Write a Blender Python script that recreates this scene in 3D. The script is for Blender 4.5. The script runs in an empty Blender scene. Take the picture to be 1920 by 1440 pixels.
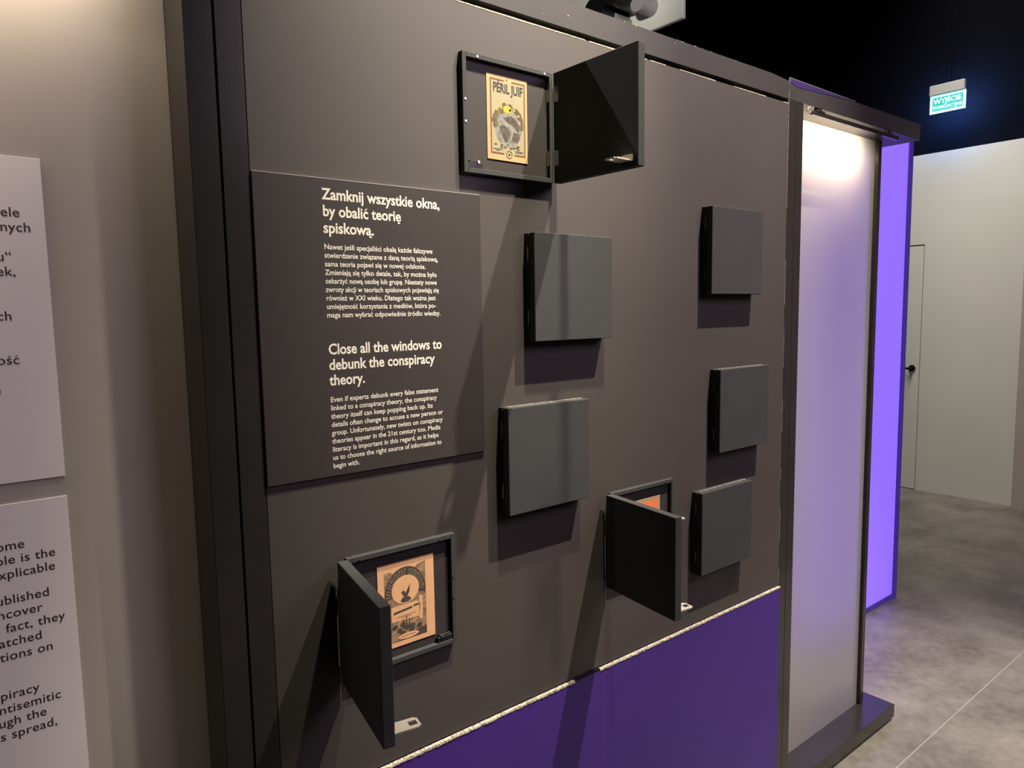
import bpy, bmesh, math, random
from mathutils import Matrix, Vector

random.seed(7)
SC = bpy.context.scene
COL = SC.collection

# ------------------------------------------------------------------ camera
cd = bpy.data.cameras.new('camera')
cam = bpy.data.objects.new('camera', cd)
COL.objects.link(cam)
R = Vector((0.78016208, -0.62535893, -0.01653318))
U = Vector((0.07609917, 0.06863827, 0.99473499))
F = Vector((0.6209316, 0.77731268, -0.10113827))
cam.matrix_world = Matrix(((R.x, U.x, -F.x, 0.0), (R.y, U.y, -F.y, -1.110989), (R.z, U.z, -F.z, 1.56), (0, 0, 0, 1)))
cd.sensor_fit = 'HORIZONTAL'
cd.sensor_width = 36.0
cd.lens = 25.12983
cd.clip_start = 0.02
SC.camera = cam

# ------------------------------------------------------------------ view, world and lights
SC.view_settings.view_transform = 'Standard'
SC.view_settings.look = 'None'
SC.view_settings.gamma = 1.0
SC.view_settings.use_curve_mapping = False
SC.view_settings.exposure = 0.0
try:
    SC.display_settings.display_device = 'sRGB'
except Exception:
    pass
wd = bpy.data.worlds.new('world')
SC.world = wd
wd.use_nodes = True
wd.node_tree.nodes['Background'].inputs[0].default_value = (0.50, 0.40, 0.42, 1)
wd.node_tree.nodes['Background'].inputs[1].default_value = 0.006


def aim(o, target):
    d = Vector(target) - o.location
    o.rotation_euler = d.to_track_quat('-Z', 'Y').to_euler()


def spot(loc, target, power, color, angle, blend, radius):
    l = bpy.data.lights.new('spot_or_fill', 'SPOT')
    l.energy = power
    l.color = color
    l.spot_size = math.radians(angle)
    l.spot_blend = blend
    l.shadow_soft_size = radius
    o = bpy.data.objects.new('spot_or_fill_light', l)
    COL.objects.link(o)
    o.location = loc
    aim(o, target)
    return o


def area(loc, target, power, color, sx, sy, spread=180):
    l = bpy.data.lights.new('area', 'AREA')
    l.energy = power
    l.color = color
    l.shape = 'RECTANGLE'
    l.size = sx
    l.size_y = sy
    l.spread = math.radians(spread)
    o = bpy.data.objects.new('area_light', l)
    COL.objects.link(o)
    o.location = loc
    aim(o, target)
    return o


# the ceiling spot that throws the box shadows on the dark board
spot((2.02, -1.15, 4.70), (1.47, 0.0, 1.93), 1650, (1.0, 0.87, 0.74), 35, 0.85, 0.022)
# added fill spot that evens out the left frosted sheet
spot((-0.7, -2.0, 4.7), (-0.62, 0.09, 1.3), 170, (1.0, 0.86, 0.72), 27, 1.0, 0.05)
# spot grazing the top of the board
spot((1.02, -0.62, 3.60), (0.90, 0.0, 2.36), 800, (1.0, 0.92, 0.66), 40, 1.0, 0.03)
# ceiling spot behind the stand that reaches over its top rail
spot((0.10, 1.80, 4.90), (0.9, -0.2, 2.0), 420, (1.0, 0.88, 0.76), 50, 0.8, 0.02)
# soft violet-tinted light from the rest of the hall right of the viewer
area((2.7, -2.8, 3.3), (1.7, 0.0, 1.6), 52, (0.95, 0.76, 1.0), 1.8, 1.4)
spot((1.6, 0.9, 3.3), (3.5, 2.2, 3.5), 110, (1.0, 0.97, 0.86), 40, 1.0, 0.05)  # added fill spot that brightens the ceiling fixture
# wall washer for the far partition, hall lights over the floor
area((4.9, 1.0, 4.4), (6.36, 1.0, 0.9), 34, (1.0, 0.97, 0.88), 0.5, 2.5, 90)
spot((3.3, -1.5, 5.0), (2.75, -0.45, 0.0), 1900, (1.0, 0.93, 0.78), 36, 1.0, 0.05)


# ------------------------------------------------------------------ materials
def lin(r, g, b):
    def f(c):
        c /= 255.0
        return c / 12.92 if c <= 0.04045 else ((c + 0.055) / 1.055) ** 2.4
    return (f(r), f(g), f(b), 1.0)


def mat(name, col, rough=0.5, metal=0.0, spec=0.5, var=0.0, scale=20.0, bump=0.0, bscale=300.0, emit=None, estr=0.0, col2=None, detail=4.0, coat=0.0):
    m = bpy.data.materials.new(name)
    m.use_nodes = True
    nt = m.node_tree
    b = nt.nodes['Principled BSDF']
    b.inputs['Base Color'].default_value = col
    b.inputs['Roughness'].default_value = rough
    b.inputs['Metallic'].default_value = metal
    b.inputs['Specular IOR Level'].default_value = spec
    b.inputs['Coat Weight'].default_value = coat
    if emit:
        b.inputs['Emission Color'].default_value = emit
        b.inputs['Emission Strength'].default_value = estr
    tc = nt.nodes.new('ShaderNodeTexCoord')
    if var > 0 or col2:
        n = nt.nodes.new('ShaderNodeTexNoise')
        n.inputs['Scale'].default_value = scale
        n.inputs['Detail'].default_value = detail
        nt.links.new(tc.outputs['Object'], n.inputs['Vector'])
        rmp = nt.nodes.new('ShaderNodeValToRGB')
        c2 = col2 if col2 else tuple(min(1, c * (1 + var)) for c in col[:3]) + (1,)
        c1 = col if col2 else tuple(c * (1 - var) for c in col[:3]) + (1,)
        rmp.color_ramp.elements[0].color = c1
        rmp.color_ramp.elements[1].color = c2
        rmp.color_ramp.elements[0].position = 0.3
        rmp.color_ramp.elements[1].position = 0.7
        nt.links.new(n.outputs['Fac'], rmp.inputs['Fac'])
        nt.links.new(rmp.outputs['Color'], b.inputs['Base Color'])
    if bump > 0:
        n2 = nt.nodes.new('ShaderNodeTexNoise')
        n2.inputs['Scale'].default_value = bscale
        nt.links.new(tc.outputs['Object'], n2.inputs['Vector'])
        bp = nt.nodes.new('ShaderNodeBump')
        bp.inputs['Strength'].default_value = bump
        bp.inputs['Distance'].default_value = 0.001
        nt.links.new(n2.outputs['Fac'], bp.inputs['Height'])
        nt.links.new(bp.outputs['Normal'], b.inputs['Normal'])
    return m


M = {}
M['board'] = mat('dark_laminate', (0.050, 0.044, 0.041, 1), 0.5, spec=0.35, var=0.06, scale=3.0, bump=0.04, bscale=700)
M['boxpaint'] = mat('cabinet_black_paint', (0.041, 0.042, 0.044, 1), 0.75, spec=0.06, var=0.05, scale=8, bump=0.1, bscale=400)
M['sign'] = mat('charcoal_sign_plate', (0.033, 0.028, 0.028, 1), 0.55, spec=0.25, var=0.04, scale=4)
M['frame'] = mat('black_frame_laminate', (0.024, 0.022, 0.021, 1), 0.20, spec=0.6, var=0.1, scale=6, bump=0.05)
M['rail'] = mat('black_rail_laminate', (0.036, 0.034, 0.033, 1), 0.42, spec=0.3, var=0.1, scale=5, bump=0.05)
M['purple_strip'] = mat('violet_strip_laminate', (0.030, 0.016, 0.085, 1), 0.5, spec=0.25)
M['black'] = mat('matt_black', (0.004, 0.004, 0.004, 1), 0.8, spec=0.1)
M['white_print'] = mat('white_print', (0.60, 0.56, 0.50, 1), 0.6)
M['dark_print'] = mat('dark_print', (0.03, 0.022, 0.02, 1), 0.6)
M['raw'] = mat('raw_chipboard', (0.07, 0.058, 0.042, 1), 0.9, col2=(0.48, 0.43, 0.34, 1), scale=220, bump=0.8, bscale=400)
M['purple'] = mat('purple_laminate', (0.046, 0.017, 0.165, 1), 0.45, spec=0.35, var=0.05, scale=3)
M['steel'] = mat('steel', (0.62, 0.58, 0.52, 1), 0.28, metal=1.0)
M['dull_steel'] = mat('dull_steel', (0.55, 0.52, 0.46, 1), 0.5, metal=0.6)
M['plastic_black'] = mat('black_plastic', (0.008, 0.008, 0.008, 1), 0.25)
M['whitepanel'] = mat('white_text_plate', (0.80, 0.77, 0.73, 1), 0.55)
M['farwall'] = mat('cream_wall_paint', (0.62, 0.60, 0.52, 1), 0.8, spec=0.2, var=0.03, scale=2, bump=0.1)
M['cornerwall'] = mat('darker_wall_tone', (0.40, 0.36, 0.31, 1), 0.8, spec=0.2, var=0.03, scale=2)  # tone set darker than the cream wall
M['ceil'] = mat('black_ceiling_paint', (0.006, 0.005, 0.006, 1), 0.9, spec=0.02)
M['backwall'] = mat('dark_wall_paint', (0.004, 0.004, 0.005, 1), 0.95, spec=0.0)
M['fixture'] = mat('white_metal', (0.85, 0.85, 0.78, 1), 0.5)
M['greymetal'] = mat('grey_metal', (0.34, 0.33, 0.33, 1), 0.5)
M['housing'] = mat('exit_sign_housing', (0.40, 0.40, 0.38, 1), 0.5)
M['lbface'] = mat('backlit_violet_fabric', (0.25, 0.15, 0.6, 1), 0.8, emit=(0.235, 0.125, 1.0, 1), estr=1.0)
M['lbframe'] = mat('frame_spill_glow', (0.05, 0.025, 0.17, 1), 0.35, emit=(0.022, 0.010, 0.15, 1), estr=1.0)  # weak emission stands in for the fabric's light spilling onto the frame
M['exit_face'] = mat('exit_green_lit', (0.02, 0.3, 0.25, 1), 0.5, emit=(0.02, 0.36, 0.32, 1), estr=1.0)
M['exit_white'] = mat('exit_white_lit', (0.6, 0.9, 0.9, 1), 0.5, emit=(0.42, 1.0, 1.0, 1), estr=1.15)
M['exit_halo'] = mat('added_halo_glow', (0.3, 0.5, 0.9, 1), 0.5, emit=(0.12, 0.32, 1.0, 1), estr=150.0)  # added glow for a halo around the sign
M['led'] = mat('led_diffuser', (0.9, 0.85, 0.7, 1), 0.5, emit=(1.0, 0.82, 0.55, 1), estr=4.0)


def frosted(name, tint, trans, rough):
    m = bpy.data.materials.new(name)
    m.use_nodes = True
    nt = m.node_tree
    nt.nodes.clear()
    out = nt.nodes.new('ShaderNodeOutputMaterial')
    d = nt.nodes.new('ShaderNodeBsdfDiffuse')
    d.inputs[0].default_value = tint
    t = nt.nodes.new('ShaderNodeBsdfTranslucent')
    t.inputs[0].default_value = tint
    g = nt.nodes.new('ShaderNodeBsdfRefraction')
    g.inputs['Color'].default_value = (0.92, 0.92, 0.92, 1)
    g.inputs['IOR'].default_value = 1.12
    g.inputs['Roughness'].default_value = rough
    gl = nt.nodes.new('ShaderNodeBsdfGlossy')
    gl.inputs['Roughness'].default_value = 0.25
    a = nt.nodes.new('ShaderNodeMixShader')
    a.inputs[0].default_value = 0.35
    nt.links.new(d.outputs[0], a.inputs[1])
    nt.links.new(t.outputs[0], a.inputs[2])
    b = nt.nodes.new('ShaderNodeMixShader')
    b.inputs[0].default_value = trans
    nt.links.new(a.outputs[0], b.inputs[1])
    nt.links.new(g.outputs[0], b.inputs[2])
    c = nt.nodes.new('ShaderNodeMixShader')
    c.inputs[0].default_value = 0.05
    nt.links.new(b.outputs[0], c.inputs[1])
    nt.links.new(gl.outputs[0], c.inputs[2])
    nt.links.new(c.outputs[0], out.inputs[0])
    return m


M['frosted'] = frosted('frosted_sheet', (0.66, 0.64, 0.58, 1), 0.60, 0.65)
M['opal'] = frosted('opal_sheet', (0.60, 0.56, 0.50, 1), 0.10, 0.5)

# floor: mottled concrete look vinyl
m = bpy.data.materials.new('concrete_vinyl')
m.use_nodes = True
nt = m.node_tree
b = nt.nodes['Principled BSDF']
tc = nt.nodes.new('ShaderNodeTexCoord')
n1 = nt.nodes.new('ShaderNodeTexNoise'); n1.inputs['Scale'].default_value = 3.0; n1.inputs['Detail'].default_value = 7; n1.inputs['Roughness'].default_value = 0.62
n2 = nt.nodes.new('ShaderNodeTexNoise'); n2.inputs['Scale'].default_value = 28.0; n2.inputs['Detail'].default_value = 5
mx = nt.nodes.new('ShaderNodeMix'); mx.data_type = 'FLOAT'; mx.inputs[0].default_value = 0.25
rp = nt.nodes.new('ShaderNodeValToRGB')
rp.color_ramp.elements[0].position = 0.36; rp.color_ramp.elements[0].color = (0.105, 0.090, 0.074, 1)
rp.color_ramp.elements[1].position = 0.66; rp.color_ramp.elements[1].color = (0.245, 0.222, 0.19, 1)
nt.links.new(tc.outputs['Object'], n1.inputs['Vector']); nt.links.new(tc.outputs['Object'], n2.inputs['Vector'])
nt.links.new(n1.outputs['Fac'], mx.inputs[2]); nt.links.new(n2.outputs['Fac'], mx.inputs[3])
nt.links.new(mx.outputs[0], rp.inputs['Fac']); nt.links.new(rp.outputs['Color'], b.inputs['Base Color'])
b.inputs['Roughness'].default_value = 0.33
b.inputs['Specular IOR Level'].default_value = 0.4
M['floor'] = m
M['seam'] = mat('floor_seam', (0.30, 0.275, 0.24, 1), 0.6)

# card colours
M['cream'] = mat('aged_cream_paper', (0.35, 0.215, 0.10, 1), 0.8, var=0.05, scale=30)
M['pale'] = mat('pale_yellow_paper', (0.225, 0.19, 0.12, 1), 0.8, var=0.05, scale=30)
M['brown'] = mat('red_brown_print', (0.11, 0.03, 0.010, 1), 0.8)
M['ink'] = mat('black_ink', (0.012, 0.010, 0.008, 1), 0.8)
M['grey_ink'] = mat('grey_ink', (0.13, 0.125, 0.12, 1), 0.8, var=0.5, scale=120)
M['land'] = mat('brown_ink', (0.045, 0.03, 0.02, 1), 0.8, var=0.6, scale=150)
M['yellow_ink'] = mat('yellow_ink', (0.40, 0.24, 0.025, 1), 0.8)
M['olive_ink'] = mat('olive_ink', (0.06, 0.042, 0.012, 1), 0.8, var=0.8, scale=200)
M['peach'] = mat('peach_paper', (0.59, 0.33, 0.17, 1), 0.8, var=0.04, scale=30)
M['sepia'] = mat('sepia_print', (0.10, 0.065, 0.04, 1), 0.8, col2=(0.36, 0.22, 0.12, 1), scale=130, detail=6)
M['sepia_dark'] = mat('dark_sepia_print', (0.045, 0.032, 0.025, 1), 0.8, var=0.3, scale=120)
M['sepia_mid'] = mat('mid_sepia_print', (0.22, 0.14, 0.08, 1), 0.8, var=0.4, scale=160)
M['orange'] = mat('orange_print', (0.62, 0.16, 0.05, 1), 0.8, var=0.06, scale=40)


# ------------------------------------------------------------------ helpers
class MB:
    def __init__(self):
        self.bm = bmesh.new()

    def box(self, x0, x1, y0, y1, z0, z1, bev=0.0, seg=1):
        if x0 > x1: x0, x1 = x1, x0
        if y0 > y1: y0, y1 = y1, y0
        if z0 > z1: z0, z1 = z1, z0
        r = bmesh.ops.create_cube(self.bm, size=1.0)
        vs = r['verts']
        for v in vs:
            v.co = Vector(((x0 + x1) / 2 + v.co.x * (x1 - x0), (y0 + y1) / 2 + v.co.y * (y1 - y0), (z0 + z1) / 2 + v.co.z * (z1 - z0)))
        if bev > 0:
            es = list({e for v in vs for e in v.link_edges})
            bmesh.ops.bevel(self.bm, geom=es, offset=bev, segments=seg, affect='EDGES', profile=0.5)
        return self

    def prism(self, pts, y0, y1):
        """polygon in x-z, extruded along y"""
        a = [self.bm.verts.new((p[0], y0, p[1])) for p in pts]
        c = [self.bm.verts.new((p[0], y1, p[1])) for p in pts]
        n = len(pts)
        self.bm.faces.new(a)
        self.bm.faces.new(list(reversed(c)))
        for i in range(n):
            j = (i + 1) % n
            self.bm.faces.new((a[j], a[i], c[i], c[j]))
        return self

    def flat(self, pts, y):
        """flat print polygon in x-z facing -y"""
        self.bm.faces.new([self.bm.verts.new((p[0], y, p[1])) for p in pts])
        return self

    def cyl(self, p0, p1, r, n=16, r2=None):
        p0 = Vector(p0); p1 = Vector(p1)
        d = p1 - p0
        mt = Matrix.Translation((p0 + p1) / 2) @ d.to_track_quat('Z', 'Y').to_matrix().to_4x4()
        bmesh.ops.create_cone(self.bm, cap_ends=True, segments=n, radius1=r, radius2=r if r2 is None else r2, depth=d.length, matrix=mt)
        return self

    def mirror(self):
        for v in self.bm.verts:
            v.co.x = -v.co.x
        bmesh.ops.reverse_faces(self.bm, faces=self.bm.faces[:])
        return self

    def build(self, name, m, parent=None, fix=True, smooth=False):
        if fix:
            bmesh.ops.recalc_face_normals(self.bm, faces=self.bm.faces[:])
        me = bpy.data.meshes.new(name)
        self.bm.to_mesh(me)
        self.bm.free()
        me.materials.append(M[m])
        if smooth:
            for p in me.polygons:
                p.use_smooth = True
        o = bpy.data.objects.new(name, me)
        COL.objects.link(o)
        if parent:
            o.parent = parent
        return o


def tag(o, label=None, cat=None, group=None, kind=None):
    if label: o['label'] = label
    if cat: o['category'] = cat
    if group: o['group'] = group
    if kind: o['kind'] = kind
    return o


def thing(name, label, cat, loc=(0, 0, 0), group=None):
    o = bpy.data.objects.new(name, None)
    o.empty_display_size = 0.05
    COL.objects.link(o)
    o.location = loc
    return tag(o, label, cat, group)


def disc(cx, cz, rx, rz, n=24, a0=0.0, a1=2 * math.pi):
    return [(cx + rx * math.cos(a0 + (a1 - a0) * i / n), cz + rz * math.sin(a0 + (a1 - a0) * i / n)) for i in range(n)]


# ---- lettering, glyph by glyph from the built-in font, accents added by hand
_gc = {}


def _raw(ch, off):
    c = bpy.data.curves.new('g', 'FONT')
    c.body = ch
    c.size = 1.0
    c.offset = off
    c.resolution_u = 3
    o = bpy.data.objects.new('g', c)
    COL.objects.link(o)
    dg = bpy.context.evaluated_depsgraph_get()
    ev = o.evaluated_get(dg)
    me = ev.to_mesh()
    vs = [(v.co.x, v.co.y) for v in me.vertices]
    fs = [tuple(p.vertices) for p in me.polygons]
    ev.to_mesh_clear()
    bpy.data.objects.remove(o)
    bpy.data.curves.remove(c)
    return vs, fs


BASE = {'ą': ('a', 'og'), 'ę': ('e', 'og'), 'ż': ('z', 'dot'), 'ź': ('z', 'ac'), 'ć': ('c', 'ac'), 'ś': ('s', 'ac'), 'ł': ('l', 'st'), 'Ś': ('S', 'ac')}


def glyph(ch, off):
    k = (ch, off)
    if k in _gc:
        return _gc[k]
    base, acc = BASE.get(ch, (ch, None))
    hx = max(v[0] for v in _raw('H', off)[0])
    adv = max(v[0] for v in _raw(base + 'H', off)[0]) - hx
    vs, fs = ([], []) if ch == ' ' else _raw(base, off)
    vs = list(vs); fs = list(fs)
    if acc:
        x0 = min(v[0] for v in vs); x1 = max(v[0] for v in vs); yt = max(v[1] for v in vs)
        xc = (x0 + x1) / 2; w = 0.045 + off
        if acc == 'ac':
            q = [(xc - 0.03 - w, yt + 0.05), (xc - 0.03 + w * .6, yt + 0.05), (xc + 0.09 + w, yt + 0.19), (xc + 0.09 - w, yt + 0.19)]
        elif acc == 'dot':
            q = disc(xc, yt + 0.11, 0.045 + off, 0.045 + off, 8)
        elif acc == 'og':
            xr = x1 - 0.03 - off if base == 'a' else xc + 0.08
            q = [(xr - w, 0.02), (xr + w * .5, 0.02), (xr - 0.01, -0.08), (xr + 0.09, -0.15), (xr + 0.05, -0.20), (xr - 0.06 - w, -0.15), (xr - 0.07 - w, -0.08)]
        else:
            q = [(x0 - 0.09, 0.24), (x1 + 0.09, 0.42), (x1 + 0.09, 0.51), (x0 - 0.09, 0.33)]
        n = len(vs)
        vs += q
        fs.append(tuple(range(n, n + len(q))))
    _gc[k] = (vs, fs, adv)
    return _gc[k]


def line_width(text, off):
    return sum(glyph(c, off)[2] for c in text)


class Letters:
    def __init__(self):
        self.v = []; self.f = []

    def line(self, text, x, z, size, y, off=0.0, width=None, right=None, track=0.0):
        lw = (line_width(text, off) + track * len(text)) * size
        sx = 1.0
        if width:
            sx = width / lw
        if right is not None:
            x = right - lw * sx
        for c in text:
            vs, fs, adv = glyph(c, off)
            n = len(self.v)
            self.v += [(x + a * size * sx, y, z + b_ * size) for a, b_ in vs]
            self.f += [tuple(i + n for i in q) for q in fs]
            x += (adv + track) * size * sx
        return self

    def build(self, name, m, parent=None, label=None):
        me = bpy.data.meshes.new(name)
        me.from_pydata(self.v, [], self.f)
        me.materials.append(M[m])
        me.update()
        o = bpy.data.objects.new(name, me)
        COL.objects.link(o)
        if parent: o.parent = parent
        if label: o['label'] = label
        return o


# ================================================================== THE SETTING
tag(MB().box(-2.5, 9.0, -4.5, 6.0, -0.08, -0.0004).build('floor', 'seam'), kind='structure', label='concrete look vinyl floor')
fl = bpy.data.objects['floor']
ys = [-4.5, -2.133, -0.132, 1.868, 3.868, 6.0]
for i in range(5):
    MB().box(-2.5, 9.0, ys[i] + 0.002, ys[i + 1] - 0.002, -0.0004, 0.0).build('floor_sheet', 'floor', fl)
ce = tag(MB().box(-2.5, 9.0, -4.5, 6.0, 5.2, 5.3).build('ceiling', 'ceil'), kind='structure')
tag(MB().box(8.9, 9.0, -4.5, 6.0, 0, 5.2).build('wall_back', 'ceil'), kind='structure', label='black wall beyond the cream partition')
tag(MB().box(-2.5, 9.0, 5.9, 6.0, 0, 5.2).build('wall_rear', 'ceil'), kind='structure')

XF = 6.358
fw = MB()
fw.box(XF, XF + 0.12, 0.706, 1.4025, 0, 2.77)
fw.box(XF, XF + 0.12, 1.4025, 2.41, 2.05, 2.77)
fw.box(XF, XF + 0.12, 2.41, 5.9, 0, 2.77)
wr = tag(fw.build('wall_right', 'farwall'), kind='structure', label='cream partition wall at the far end')
# the corner from which the wall turns a little towards the viewer
c0 = (XF, 0.706); a = math.radians(8)
dx, dy = -math.sin(a), -math.cos(a)
cw = bmesh.new()
L = 3.0
pts = [(c0[0], c0[1]), (c0[0] + dx * L, c0[1] + dy * L), (c0[0] + dx * L + 0.12, c0[1] + dy * L), (c0[0] + 0.12, c0[1])]
lo = [cw.verts.new((p[0], p[1], 0)) for p in pts]
hi = [cw.verts.new((p[0], p[1], 2.77)) for p in pts]
cw.faces.new(lo); cw.faces.new(hi[::-1])
for i in range(4):
    j = (i + 1) % 4
    cw.faces.new((lo[i], lo[j], hi[j], hi[i]))
mb = MB(); mb.bm.free(); mb.bm = cw
tag(mb.build('wall_corner', 'cornerwall'), kind='structure', label='darker toned wall past the corner at the right')

d1 = tag(MB().box(XF + 0.001, XF + 0.04, 1.408, 2.404, 0.006, 2.040).build('door_1', 'farwall'), kind='structure', label='flush cream door in the far partition')
MB().box(XF + 0.05, XF + 0.06, 1.38, 2.43, 0.0, 2.07).build('door_gap', 'black', d1)
h = MB()
h.cyl((XF + 0.001, 1.462, 1.03), (XF - 0.012, 1.462, 1.03), 0.027, 20)
h.cyl((XF - 0.010, 1.462, 1.03), (XF - 0.050, 1.462, 1.03), 0.011, 14)
h.build('rosette', 'plastic_black', d1, smooth=False)
h = MB(); h.cyl((XF - 0.048, 1.455, 1.03), (XF - 0.048, 1.59, 1.03), 0.010, 12)
h.build('handle', 'plastic_black', d1)
# dark upper wall just behind the sign above the partition
tag(MB().box(XF + 0.12, XF + 0.16, -1.5, 5.9, 2.4, 5.2).build('wall_upper', 'backwall'), kind='structure', label='dark wall above the cream partition')

# ================================================================== THE DISPLAY STAND
# frame: posts and rails of black laminate
fr = thing('display_stand', 'black laminate frame of posts and top rails around the dark board and frosted sheets', 'display stand', (0.3, 0, 0))
ox = 0.3
D = 0.19


def fpart(mb_, name, mm='frame'):
    for v in mb_.bm.verts:
        v.co.x -= ox
    return mb_.build(name, mm, fr)


fpart(MB().box(0.303, 0.3435, 0, D, 0.062, 2.131, 0.0008), 'post')
fpart(MB().box(0.3465, 0.386, 0, D, 0.062, 2.131, 0.0008), 'post')
fpart(MB().box(0.340, 0.350, 0.004, D, 0.062, 2.15), 'joint_filler', 'black')
fpart(MB().box(1.8855, 1.9230, 0, D, 0.062, 2.131, 0.0008), 'post')
fpart(MB().box(1.9242, 1.9615, 0, D, 0.062, 2.131, 0.0008), 'post')
fpart(MB().prism([(0.303, 2.1315), (1.8855, 2.1315), (1.9225, 2.1690), (1.8855, 2.1790), (1.80, 2.184), (0.303, 2.184)], 0, D), 'rail', 'rail')
fpart(MB().prism([(1.8868, 2.1315), (2.734, 2.1315), (2.734, 2.186), (2.26, 2.1845), (1.9240, 2.1685)], 0, D), 'rail', 'rail')
fpart(MB().prism([(1.8862, 2.1785), (1.9240, 2.1690), (2.262, 2.1848), (2.262, 2.1862), (1.8862, 2.1880)], -0.0006, 0.0), 'violet_strip', 'purple_strip')
fpart(MB().box(1.8850, 1.8862, -0.0008, 0.001, 2.174, 2.1888).prism([(1.8862, 2.1880), (2.262, 2.1862), (2.262, 2.1868), (1.8862, 2.1888)], -0.0008, 0.0005), 'strip_edge', 'dull_steel')
fpart(MB().box(-1.30, 0.3022, 0, D, 2.1315, 2.184, 0.0008), 'rail', 'rail')
fpart(MB().box(2.606, 2.630, 0.082, 0.112, 0.062, 2.131, 0.001), 'edge_bar')
fpart(MB().box(0.3865, 1.885, 0.150, 0.185, 0.062, 2.131), 'back_panel', 'black')
ch = MB()
for k in range(26):
    x = random.uniform(0.9, 1.79)
    s_ = random.uniform(0.0008, 0.0024)
    z = 2.1835 if random.random() < .8 else random.uniform(2.14, 2.18)
    ch.box(x, x + s_ * random.choice((1, 1, 4)), -0.0004, 0.002, z - s_ * .5, z + s_ * .4)
o = fpart(ch, 'paint_chips', 'raw'); o['kind'] = 'stuff'

pl = thing('plinth', 'glossy black base board running along the floor under the display stand', 'plinth', (2.0, 0, 0))
MB().box(-3.30, 0.709, 0.0, D, 0.013, 0.062, 0.0012).build('board', 'frame', pl)
MB().box(-3.30, 0.680, 0.012, D - 0.02, 0.0, 0.013).build('foot', 'black', pl)

# dark board with its chipped edges
bd = thing('dark_board', 'large dark grey laminate board that carries the text plate and the little cabinets', 'board', (0.386, 0, 0))
MB().box(0.0005, 1.4985, 0.0, 0.018, 0.7415, 2.1195, 0.0006).build('panel', 'board', bd)
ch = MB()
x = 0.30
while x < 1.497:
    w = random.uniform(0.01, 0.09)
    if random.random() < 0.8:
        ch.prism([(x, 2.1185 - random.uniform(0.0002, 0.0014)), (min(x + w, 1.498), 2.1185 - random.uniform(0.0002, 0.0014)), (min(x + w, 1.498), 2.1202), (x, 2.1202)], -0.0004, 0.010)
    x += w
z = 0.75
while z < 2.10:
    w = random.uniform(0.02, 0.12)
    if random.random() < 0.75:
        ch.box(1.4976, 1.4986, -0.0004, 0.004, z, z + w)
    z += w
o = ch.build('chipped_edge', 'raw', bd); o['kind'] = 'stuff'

pb = thing('purple_board', 'purple laminate board below the dark board with a raw chipboard top edge', 'board', (0.386, 0, 0))
MB().box(0.0005, 1.4985, -0.0065, 0.018, 0.0625, 0.7370, 0.0006).build('panel', 'purple', pb)


def raw_edge(x0, x1):
    e = MB()
    bm_ = e.bm
    n = max(2, int((x1 - x0) / 0.006))
    rows = []
    for i in range(n + 1):
        x = x0 + (x1 - x0) * i / n
        yf = -0.0075 + random.uniform(-0.0008, 0.0006)
        zb = 0.7350 + random.uniform(-0.0010, 0.0008)
        rows.append([bm_.verts.new(c) for c in ((x, yf, zb), (x, yf + 0.0006, 0.7385 + random.uniform(-.0004, .0004)), (x, -0.0002, 0.7395), (x, -0.0002, zb))])
    for i in range(n):
        for k in range(4):
            j = (k + 1) % 4
            bm_.faces.new((rows[i][k], rows[i][j], rows[i + 1][j], rows[i + 1][k]))
    bm_.faces.new(rows[0][::-1]); bm_.faces.new(rows[-1])
    return e.build('raw_edge', 'raw', pb)


raw_edge(0.03, 0.662)
raw_edge(0.741, 1.497)
MB().box(0.662, 0.741, -0.0068, -0.0003, 0.7372, 0.7405).build('dark_gap', 'black', pb)

# frosted sheets
fs = tag(MB().box(1.9618, 2.6055, 0.094, 0.100, 0.0625, 2.131).build('frosted_sheet', 'frosted'), 'tall frosted plastic sheet right of the dark board, lit at its top', 'panel')
fs2 = tag(MB().box(-1.30, 0.3025, 0.096, 0.102, 0.0625, 2.131).build('frosted_sheet', 'opal'), 'wide white frosted sheet at the left edge behind the two white text plates', 'panel')


def light_bar(x0, x1, label):
    t = thing('picture_light', label, 'lamp', (x0, -0.004, 2.112))
    W = x1 - x0
    MB().box(0, W, -0.006, 0.006, -0.006, 0.006, 0.0015).build('bar', 'frame', t)
    MB().box(0.01, W - 0.01, 0.0055, 0.0075, -0.004, 0.004).build('diffuser', 'led', t)
    for fx in (0.075, 0.88):
        bx = W * fx
        q = MB()
        q.box(bx - 0.012, bx + 0.012, -0.004, 0.010, 0.005, 0.0195, 0.001)
        q.box(bx - 0.022, bx + 0.022, -0.007, 0.009, 0.003, 0.010, 0.001)
        q.build('bracket', 'frame', t)
    q = MB()
    prev = None
    for i in range(8):
        a_ = i / 7 * math.pi
        p = (0.002 - 0.016 * math.sin(a_), 0.004, 0.010 + 0.010 * math.cos(a_) - 0.004)
        if prev:
            q.cyl(prev, p, 0.0012, 6)
        prev = p
    q.build('cable', 'dull_steel', t)
    MB().cyl((-0.006, 0.0, 0.0), (0.001, 0, 0), 0.0048, 12).build('end_cap', 'steel', t)
    return t


light_bar(1.998, 2.548, 'slim black light bar hung under the top rail before the frosted sheet at right')
light_bar(-0.95, 0.22, 'slim black light bar under the top rail at the far left')
area((2.27, 0.006, 2.108), (2.27, 0.09, 2.055), 5.0, (1.0, 0.80, 0.55), 0.42, 0.008, 150)
area((-0.36, 0.006, 2.108), (-0.36, 0.09, 2.02), 4.2, (1.0, 0.82, 0.64), 1.12, 0.008, 160)

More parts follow.
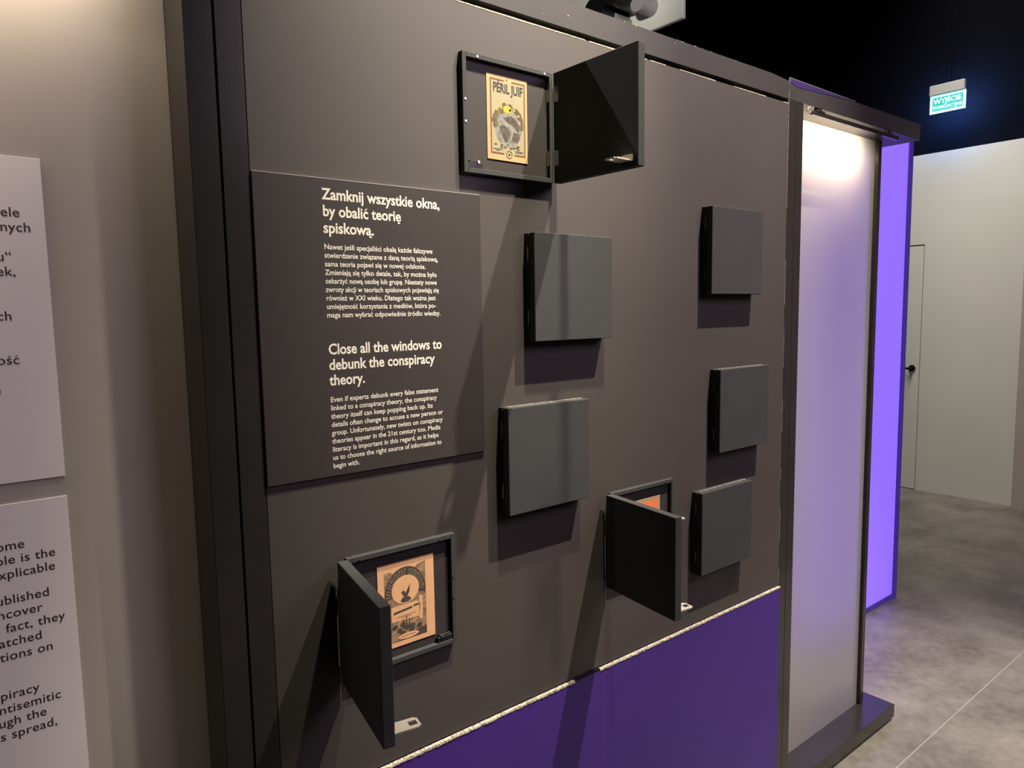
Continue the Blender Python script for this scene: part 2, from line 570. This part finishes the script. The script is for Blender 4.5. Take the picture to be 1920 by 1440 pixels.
# backlit violet panel behind
lb = thing('light_box', 'tall violet backlit panel with a dark frame standing behind the frosted sheet', 'light box', (2.763, 0.507, 0))
MB().box(0.045, 1.107, 0.006, 0.02, 0.026, 2.395).build('fabric', 'lbface', lb)
q = MB()
q.box(0, 0.045, 0, 0.06, 0, 2.440, 0.001)
q.box(1.107, 1.152, 0, 0.06, 0, 2.440, 0.001)
q.box(0.045, 1.107, 0, 0.06, 2.395, 2.440, 0.001)
q.box(0.045, 1.107, 0, 0.06, 0, 0.026, 0.001)
q.box(0.045, 1.107, 0.045, 0.06, 0.026, 2.395)
q.build('frame', 'lbframe', lb)

# ================================================================== TEXT PLATES
sg = thing('text_plate', 'charcoal text plate with white Polish and English paragraphs on the dark board', 'sign', (0.3875, 0, 1.2905))
q = MB().box(0.0, 0.4265, -0.0045, 0.0, 0.0, 0.4875, 0.0003)
q.build('plate', 'sign', sg)
q = MB()
q.box(0.0, 0.4265, -0.0047, -0.0001, 0.4874, 0.4880)
q.build('top_edge_strip', 'dull_steel', sg)  # thin pale strip along the plate's top
YT = -0.00475
X0 = 0.4985


def rel(L_, name, mm, parent, loc, label=None):
    L_.v = [(a_ - loc[0], b_ - loc[1], c_ - loc[2]) for a_, b_, c_ in L_.v]
    return L_.build(name, mm, parent, label)


T1 = ["Zamknij wszystkie okna,", "by obalić teorię", "spiskową."]
E1 = [0.7235, 0.6429, 0.5899]
B1 = ["Nawet jeśli specjaliści obalą każde fałszywe", "stwierdzenie związane z daną teorią spiskową,", "sama teoria pojawi się w nowej odsłonie.",
      "Zmieniają się tylko detale, tak, by można było", "oskarżyć nową osobę lub grupę. Niestety nowe", "zwroty akcji w teoriach spiskowych pojawiają się",
      "również w XXI wieku. Dlatego tak ważna jest", "umiejętność korzystania z mediów, która po-", "maga nam wybrać odpowiednie źródło wiedzy."]
F1 = [0.7056, 0.7169, 0.6905, 0.7133, 0.7129, 0.7169, 0.7096, 0.71, 0.7191]
T2 = ["Close all the windows to", "debunk the conspiracy", "theory."]
E2 = [0.7202, 0.7035, 0.5629]
B2 = ["Even if experts debunk every false statement", "linked to a conspiracy theory, the conspiracy", "theory itself can keep popping back up. Its",
      "details often change to accuse a new person or", "group. Unfortunately, new twists on conspiracy", "theories appear in the 21st century too. Media",
      "literacy is important in this regard, as it helps", "us to choose the right source of information to", "begin with."]
F2 = [0.7098, 0.706, 0.697, 0.7185, 0.7176, 0.7124, 0.7081, 0.7143, 0.547]
for nm, T, E, z0, dz, size, off in (('heading', T1, E1, 1.7452, 0.0267, 0.0250, 0.022), ('paragraph', B1, F1, 1.6655, 0.01383, 0.0122, 0.014),
                                    ('heading', T2, E2, 1.4943, 0.0256, 0.0250, 0.022), ('paragraph', B2, F2, 1.4150, 0.01393, 0.0122, 0.014)):
    lt = Letters()
    for i, t in enumerate(T):
        lt.line(t, X0, z0 - i * dz, size, YT, off, width=E[i] - X0)
    rel(lt, nm, 'white_print', sg, (0.3875, 0, 1.2905))

# white plates on the left frosted sheet (only their right ends are in view)
YL = 0.0955
for lab, zb, zt, lines in (
    ('white plate with dark Polish text, the upper one on the left frosted sheet', 1.333, 1.7815,
     [("ele", .0993, 1.7003), ("nych", .1107, 1.6803), ("u“", .0859, 1.6400), ("ek,", .0893, 1.6198), ("ch", .0807, 1.5590), ("ość", .0849, 1.4985), ("e", .0609, 1.4580)]),
    ('white plate with dark English text, the lower one on the left frosted sheet', 0.60, 1.3039,
     [("ome", .0721, 1.2388), ("ple is the", .1079, 1.2190), ("xplicable", .1063, 1.1987), ("ublished", .0967, 1.1620), ("uncover", .0868, 1.1417), ("n fact, they", .113, 1.1214),
      ("patched", .0836, 1.1045 - .0035), ("cations on", .0958, 1.0808), ("nspiracy", .0748, 1.0247), ("antisemitic", .1004, 1.0050), ("ough the", .0812, .9855), ("eas spread,", .0931, .9660)])):
    t = thing('text_plate', lab, 'sign', (-0.5, YL, zb))
    MB().box(0, 0.6285, -0.003, 0.0, 0, zt - zb, 0.0003).build('plate', 'whitepanel', t)
    lt = Letters()
    for s_, xr, z in lines:
        lt.line(s_, 0, z, 0.0184, YL - 0.0034, 0.004, right=xr + 0.0012, track=0.02)
    rel(lt, 'paragraph', 'dark_print', t, (-0.5, YL, zb))

# ================================================================== THE LITTLE CABINETS
CW, CH, CD, DT = 0.2195, 0.2145, 0.012, 0.018


def cabinet(label, pin_x, zb, side, theta, group=None, tongue=False):
    """pin_x: the hinged edge; side=+1 opens from the left edge, -1 from the right; theta in degrees"""
    t = thing('display_cabinet', label, 'cabinet', (pin_x, 0, zb), group)

    def fin(q, name, mm, par=t, **kw):
        if side < 0: q.mirror()
        return q.build(name, mm, par, **kw)
    q = MB()
    T = 0.0090
    q.box(0, T, -CD, 0, 0, CH, 0.0006)
    q.box(CW - T, CW, -CD, 0, 0, CH, 0.0006)
    q.box(T, CW - T, -CD, 0, CH - T, CH, 0.0006)
    q.box(T, CW - T, -CD, 0, 0, T, 0.0006)
    fin(q, 'case', 'boxpaint')
    if theta:
        fin(MB().box(T, CW - T, -0.003, -0.0005, T, CH - T), 'back_plate', 'sign')
        q = MB().box(CW - T - 0.034, CW - T, -0.0105, -0.003, T, T + 0.011, 0.001)
        q.box(CW - T - 0.030, CW - T - 0.004, -0.010, -0.004, T + 0.010, T + 0.015, 0.001)
        lt = fin(q, 'latch', 'plastic_black')
        q = MB().cyl((CW - T - 0.024, -0.0125, T + 0.012), (CW - T - 0.024, -0.006, T + 0.012), 0.003, 10)
        q2 = fin(q, 'latch_pin', 'steel', lt)
        for sx, sz in ((CW - 0.005, CH - 0.084), (CW - 0.005, CH - 0.1235), (0.022, CH - 0.005), (CW - 0.034, CH - 0.005)):
            fin(MB().cyl((sx, -CD - 0.0009, sz), (sx, -CD + 0.001, sz), 0.0021, 10), 'screw', 'steel')
    # door in its own frame: x along the leaf, y=0 its inner face
    dr = MB().box(0.0, CW, -DT, 0.0, 0, CH, 0.0009)
    dr = fin(dr, 'door', 'boxpaint')
    dr.location = (0, -CD - 0.0012, 0)
    dr.rotation_euler = (0, 0, -side * math.radians(theta))
    for hz in (0.048, 0.172):
        q = MB()
        q.cyl((-0.0012, -CD - 0.0006, hz - 0.0145), (-0.0012, -CD - 0.0006, hz + 0.0145), 0.0013, 8)
        q.box(0.0105, 0.0115, -CD - 0.0005, -CD + 0.008, hz - 0.0145, hz + 0.0145)
        fin(q, 'hinge', 'steel')
        if theta:
            fin(MB().box(0.001, 0.014, 0.0, 0.001, hz - 0.0145, hz + 0.0145), 'hinge_leaf', 'steel', dr)
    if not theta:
        fin(MB().box(0.012, CW - 0.004, -CD - 0.0011, -CD + 0.0004, CH - 0.0004, CH + 0.0007), 'lit_edge_strip', 'raw')  # pale strip stands in for light catching the top edge
    if theta:
        # strike plate with a square hole near the free lower corner, sticking out of the inner face
        q = MB()
        z0, z1 = 0.0095, 0.0120
        a0, a1 = CW - 0.040, CW - 0.012
        q.box(a0, a1, -0.001, 0.012, z0, z1)
        q.box(a0 + 0.003, a1 - 0.003, 0.043, 0.047, z0, z1)
        q.box(a0, a0 + 0.008, 0.012, 0.043, z0, z1)
        q.box(a1 - 0.008, a1, 0.012, 0.043, z0, z1)
        q.box(a0 + 0.008, a1 - 0.008, 0.012, 0.030, z0, z1)
        q.box(a0, a1, 0.0, 0.0025, z0, z1 + 0.010)
        fin(q, 'strike_plate', 'dull_steel', dr)
        if tongue: fin(MB().box(a0 + 0.006, a1 + 0.004, 0.0, 0.017, CH - 0.010, CH - 0.0075), 'upper_tongue', 'dull_steel', dr)
    return t


cabinet('open black cabinet at the top, its door swung to the right over a yellow booklet', 0.9945, 1.8160, -1, 91)
cabinet('open black cabinet at the lower left, door swung outwards before a peach booklet', 0.5135, 0.9305, 1, 100)
cabinet('open black cabinet at the lower right, its door swung open beside a closed cabinet', 1.1615, 0.9315, 1, 97.5, tongue=True)

closed = [('closed cabinet right of the charcoal text plate, upper of the left column', 0.9246, 1.4994),
          ('closed cabinet near the right frame post, topmost of the right column', 1.4990, 1.5946),
          ('closed cabinet with a light top edge, lower of the left column', 0.8520, 1.1577),
          ('closed cabinet near the right frame post, middle of the right column', 1.5403, 1.1890),
          ('closed cabinet beside the swung open door, lowest of the right column', 1.4699, 0.8802)]
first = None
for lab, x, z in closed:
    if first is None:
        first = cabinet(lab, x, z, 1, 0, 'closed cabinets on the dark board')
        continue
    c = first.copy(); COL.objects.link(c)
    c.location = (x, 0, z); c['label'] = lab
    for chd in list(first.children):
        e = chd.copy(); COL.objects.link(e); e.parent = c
# the pale strips imitate light on the closed cabinets' top edges
bpy.context.view_layer.update()

# ------------------------------------------------------------------ booklets
YB = -0.0031


def card(label, x0, x1, z0, z1):
    t = thing('booklet_cover', label, 'booklet', (x0, 0, z0))
    return t


# top booklet: yellow, brown double border, title, a globe with plain ornaments
W, H = 0.0990, 0.1575
t = card('yellow booklet cover with a brown border and a grey globe in the top cabinet', 0.8345, 0.9335, 1.848, 2.0055)
t.location = (0.8345, YB, 1.8480)
MB().box(0, W, -0.0012, 0, 0, H, 0.0004).build('paper', 'cream', t)
y = -0.00125
MB().flat([(0.011, 0.012), (W - 0.008, 0.012), (W - 0.008, H - 0.009), (0.011, H - 0.009)], y).build('inner_field', 'pale', t, fix=False)
q = MB()
b0, b1, c0_, c1_ = 0.008, W - 0.006, 0.0115, H - 0.0075
w = 0.0030
y2 = -0.0014
q.flat([(b0, c0_), (b0 + w, c0_), (b0 + w, c1_), (b0, c1_)], y2)
q.flat([(b1 - w, c0_), (b1, c0_), (b1, c1_), (b1 - w, c1_)], y2)
for (u0, u1) in ((b0 + w, W * 0.42), (W * 0.61, b1 - w)):
    q.flat([(u0, c1_ - w), (u1, c1_ - w), (u1, c1_), (u0, c1_)], y2)
for (u0, u1) in ((b0 + w, W * 0.40), (W * 0.66, b1 - w)):
    q.flat([(u0, c0_), (u1, c0_), (u1, c0_ + w), (u0, c0_ + w)], y2)
q.build('border_print', 'brown', t, fix=False)
lt = Letters()
lt.line("PÉRIL JUIF", 0.0150, 0.1262, 0.0240, y2 - 0.0001, 0.026, width=0.0725)
lt.line("LE", 0.0455, 0.1495, 0.0052, y2 - 0.0001, 0.01)
lt.build('title_lettering', 'ink', t)
q = MB()
q.flat(disc(0.051, 0.0600, 0.0320, 0.0335, 32), y2)
q.build('globe_print', 'grey_ink', t, fix=False)
q = MB()
q.flat([(0.028, 0.062), (0.040, 0.067), (0.050, 0.061), (0.056, 0.052), (0.050, 0.038), (0.044, 0.034), (0.038, 0.042), (0.033, 0.052)], y2 - 0.00005)
q.flat([(0.040, 0.080), (0.058, 0.086), (0.072, 0.078), (0.080, 0.066), (0.076, 0.056), (0.062, 0.068), (0.048, 0.072)], y2 - 0.00005)
q.flat([(0.058, 0.040), (0.064, 0.056), (0.078, 0.054), (0.080, 0.046), (0.072, 0.036)], y2 - 0.00005)
q.build('land_print', 'land', t, fix=False)
q = MB()
rnd = random.Random(3)
for k in range(20):       # a plain garland of leaves round the top of the globe
    a_ = math.radians(-10 + 200 * k / 19)
    cx, cz = 0.051 + 0.033 * math.cos(a_), 0.071 + 0.028 * math.sin(a_)
    rr = 0.0036 + rnd.random() * 0.0026
    q.flat(disc(cx + rnd.uniform(-.002, .002), cz + rnd.uniform(-.003, .004), rr, rr * 1.3, 7), y2 - 0.00007 - 0.000005 * k)
for k in range(12):
    cx = 0.014 + rnd.random() * 0.07
    q.flat(disc(cx, 0.0245 + rnd.random() * 0.006, 0.004, 0.0016, 7), y2 - 0.00007 - 0.000004 * k)
q.build('garland_print', 'olive_ink', t, fix=False)
q = MB()
q.flat(disc(0.049, 0.0965, 0.0105, 0.0075, 9), y2 - 0.0002)
for k in range(6):
    cx = 0.024 + k * 0.0105
    q.flat(disc(cx, 0.094 + 0.006 * math.sin(k * 2.2), 0.0022, 0.0032, 6), y2 - 0.0002)
q.build('yellow_print', 'yellow_ink', t, fix=False)
q = MB()
for i in range(20):
    a_, b_ = 2 * math.pi * i / 20, 2 * math.pi * (i + 1) / 20
    f = lambda r, an: (0.0525 + r * math.cos(an), 0.0125 + r * math.sin(an))
    q.flat([f(0.0062, a_), f(0.0074, a_), f(0.0074, b_), f(0.0062, b_)], y2 - 0.0001)
q.flat(disc(0.0525, 0.0125, 0.0024, 0.0024, 8), y2 - 0.0001)
for (u0, u1, zz) in ((0.014, 0.036, 0.0205), (0.020, 0.030, 0.0180), (0.066, 0.088, 0.0205), (0.068, 0.086, 0.0180)):
    q.flat([(u0, zz), (u1, zz), (u1, zz + 0.0008), (u0, zz + 0.0008)], y2 - 0.0001)
q.build('emblem_print', 'ink', t, fix=False)

# lower left booklet: peach paper with a sepia ornamental print
W, H = 0.1175, 0.1580
t = card('peach booklet cover with a dark sepia arched ornament in the lower left cabinet', 0.572, 0.6895, 0.9565, 1.1145)
t.location = (0.5718, YB, 0.9565)
MB().box(0, W, -0.0012, 0, 0, H, 0.0004).build('paper', 'peach', t)
y2 = -0.0013
q = MB()
q.flat([(0.013, 0.010), (0.099, 0.010), (0.099, 0.148), (0.082, 0.145), (0.074, 0.139), (0.036, 0.136), (0.026, 0.142), (0.013, 0.142)], y2)
q.build('ground_print', 'sepia', t, fix=False)
q = MB()
ring = lambda rx, rz, a_: (0.056 + rx * math.cos(math.radians(a_)), 0.098 + rz * math.sin(math.radians(a_)))
for a_ in range(-10, 190, 10):
    q.flat([ring(0.027, 0.026, a_), ring(0.0425, 0.0485, a_), ring(0.0425, 0.0485, a_ + 10), ring(0.027, 0.026, a_ + 10)], y2 - 0.0001)
q.flat([(0.024, 0.010), (0.099, 0.010), (0.099, 0.026), (0.078, 0.022), (0.050, 0.012)], y2 - 0.0001)
q.build('arch_print', 'sepia_dark', t, fix=False)
q = MB()
q.flat(disc(0.056, 0.104, 0.0285, 0.0265, 28), y2 - 0.0002)
q.flat([(0.026, 0.048), (0.084, 0.046), (0.086, 0.070), (0.078, 0.077), (0.026, 0.076)], y2 - 0.0002)
q.flat(disc(0.060, 0.0165, 0.022, 0.0055, 16), y2 - 0.0002)
q.flat([(0.084, 0.040), (0.091, 0.040), (0.091, 0.084), (0.084, 0.084)], y2 - 0.0002)
q.build('light_field', 'peach', t, fix=False)
q = MB()
for k in range(23):      # radial strokes of the worn arched heading
    if k == 12: continue
    a_ = 182 - k * 8.2
    q.flat([ring(0.0305, 0.030, a_ + 1.3), ring(0.0395, 0.0445, a_ + 1.1), ring(0.0395, 0.0445, a_ - 1.1), ring(0.0305, 0.030, a_ - 1.3)], y2 - 0.00015)
    if k % 2:
        q.flat([ring(0.0375, 0.042, a_ + 1.1), ring(0.0395, 0.0445, a_ + 1.1), ring(0.0395, 0.0445, a_ - 4), ring(0.0375, 0.042, a_ - 4)], y2 - 0.00016)
q.build('arched_strokes', 'sepia_mid', t, fix=False)
q = MB()
q.flat([(0.047, 0.100), (0.052, 0.103), (0.056, 0.097), (0.060, 0.103), (0.066, 0.112), (0.064, 0.098), (0.059, 0.090), (0.057, 0.082), (0.054, 0.082), (0.053, 0.090)], y2 - 0.0003)
q.flat([(0.045, 0.084), (0.050, 0.090), (0.062, 0.090), (0.068, 0.084), (0.062, 0.080), (0.050, 0.080)], y2 - 0.00029)
for sx in (0.050, 0.0565, 0.063):
    q.flat([(sx - 0.0009, 0.030), (sx + 0.0009, 0.030), (sx + 0.0009, 0.048 if sx != 0.0565 else 0.054), (sx - 0.0009, 0.048 if sx != 0.0565 else 0.054)], y2 - 0.0003)
q.flat([(0.050, 0.032), (0.063, 0.032), (0.063, 0.034), (0.050, 0.034)], y2 - 0.00031)
for k in range(9):
    q.flat(disc(0.030 + rnd.random() * 0.06, 0.022 + rnd.random() * 0.018, 0.006, 0.0045, 8), y2 - 0.00015 - k * 0.00001)
q.flat([(0.030, 0.0615), (0.069, 0.0655), (0.069, 0.0695), (0.030, 0.0655)], y2 - 0.0003)
q.flat([(0.072, 0.0670), (0.083, 0.0680), (0.083, 0.0715), (0.072, 0.0705)], y2 - 0.0003)
for (u0, u1, zz) in ((0.036, 0.076, 0.0545), (0.046, 0.066, 0.0515), (0.044, 0.074, 0.0160)):
    q.flat([(u0, zz), (u1, zz + 0.001), (u1, zz + 0.0018), (u0, zz + 0.0008)], y2 - 0.0003)
q.flat([(0.020, 0.024), (0.0212, 0.024), (0.026, 0.034), (0.0248, 0.034)], y2 - 0.0003)
q.flat([(0.0248, 0.024), (0.026, 0.024), (0.0212, 0.034), (0.020, 0.034)], y2 - 0.00031)
q.build('sepia_drawing', 'sepia_dark', t, fix=False)

# lower right booklet, mostly hidden behind the door
t = card('orange booklet cover with a cream border, half hidden in the lower right cabinet', 1.2275, 1.3387, 0.955, 1.1105)
t.location = (1.2275, YB, 0.9550)
MB().box(0, 0.1112, -0.0012, 0, 0, 0.1555, 0.0004).build('paper', 'cream', t)
MB().flat([(0.008, 0.008), (0.1032, 0.008), (0.1032, 0.1475), (0.008, 0.1475)], -0.0014).build('cover_print', 'orange', t, fix=False)

# ================================================================== OVERHEAD
ex = thing('exit_sign', 'lit green exit sign hanging from the dark ceiling above the far wall', 'sign', (6.28, 1.14, 2.99 + 0.07))
ex.location = (6.25, 1.237, 3.050)
EW, EH = 0.252, 0.136
q = MB().box(-0.02, 0.02, -EW / 2 + 0.008, EW / 2 + 0.003, EH, EH + 0.078, 0.004)
q.build('housing', 'housing', ex)
MB().box(-0.004, 0.004, -EW / 2, EW / 2, 0, EH, 0.0).build('border', 'exit_white', ex)
MB().box(-0.0050, -0.0042, -EW / 2 + 0.018, EW / 2 - 0.018, 0.018, EH - 0.018).build('green_field', 'exit_face', ex)
MB().box(0.0045, 0.006, -EW / 2 + 0.004, EW / 2 - 0.004, 0.004, EH - 0.01).build('halo_emitter', 'exit_halo', ex)  # added blue emitter, imitates the sign's bloom on the wall behind
q = MB(); q.cyl((0, 0.02, EH + 0.078), (0, 0.02, 5.2 - 3.05), 0.003, 6); q.cyl((0, -0.02, EH + 0.078), (0, -0.02, 5.2 - 3.05), 0.003, 6)
q.build('hanging_wire', 'backwall', ex)
lt = Letters()
lt.line("WYJŚCIE", 0.026, 0.072, 0.050, 0, 0.030, width=0.196)
lt.line("EWAKUACYJNE", 0.024, 0.031, 0.034, 0, 0.028, width=0.204)
lt.v = [(-0.0054, EW / 2 - a_, c_) for a_, b_, c_ in lt.v]
lt.build('lettering', 'exit_white', ex)

cf = thing('ceiling_fixture', 'white ceiling bracket plate with grey and black lamp cylinders above the top rail', 'lamp', (3.5, 1.63, 3.234))
MB().box(0, 0.03, 0.003, 1.3, 0.0, 1.11, 0.004).build('plate', 'fixture', cf)
q = MB()
for cy, cz in ((0.235, 0.10), (0.08 + 0.36, 0.055)):
    qq = MB().cyl((-0.13, cy, cz + 0.03), (0.0, cy, cz + 0.03), 0.052, 24)
    qq.build('lamp_collar', 'greymetal', cf, smooth=False)
for cy, cz, r in ((0.335, 0.21, 0.085), (0.49, 0.135, 0.08), (0.20, 0.245, 0.06), (0.62, 0.07, 0.07), (0.42, 0.30, 0.10)):
    MB().cyl((-0.24, cy, cz), (0.0, cy, cz), r, 28).build('lamp_head', 'plastic_black', cf)
q.bm.free()

for o in bpy.data.objects:
    if o.name.split('.')[0] in ('paragraph', 'heading', 'arch_print', 'garland_print', 'arched_strokes', 'sepia_drawing', 'land_print', 'yellow_print', 'emblem_print', 'lettering', 'title_lettering'):
        o['kind'] = 'stuff'
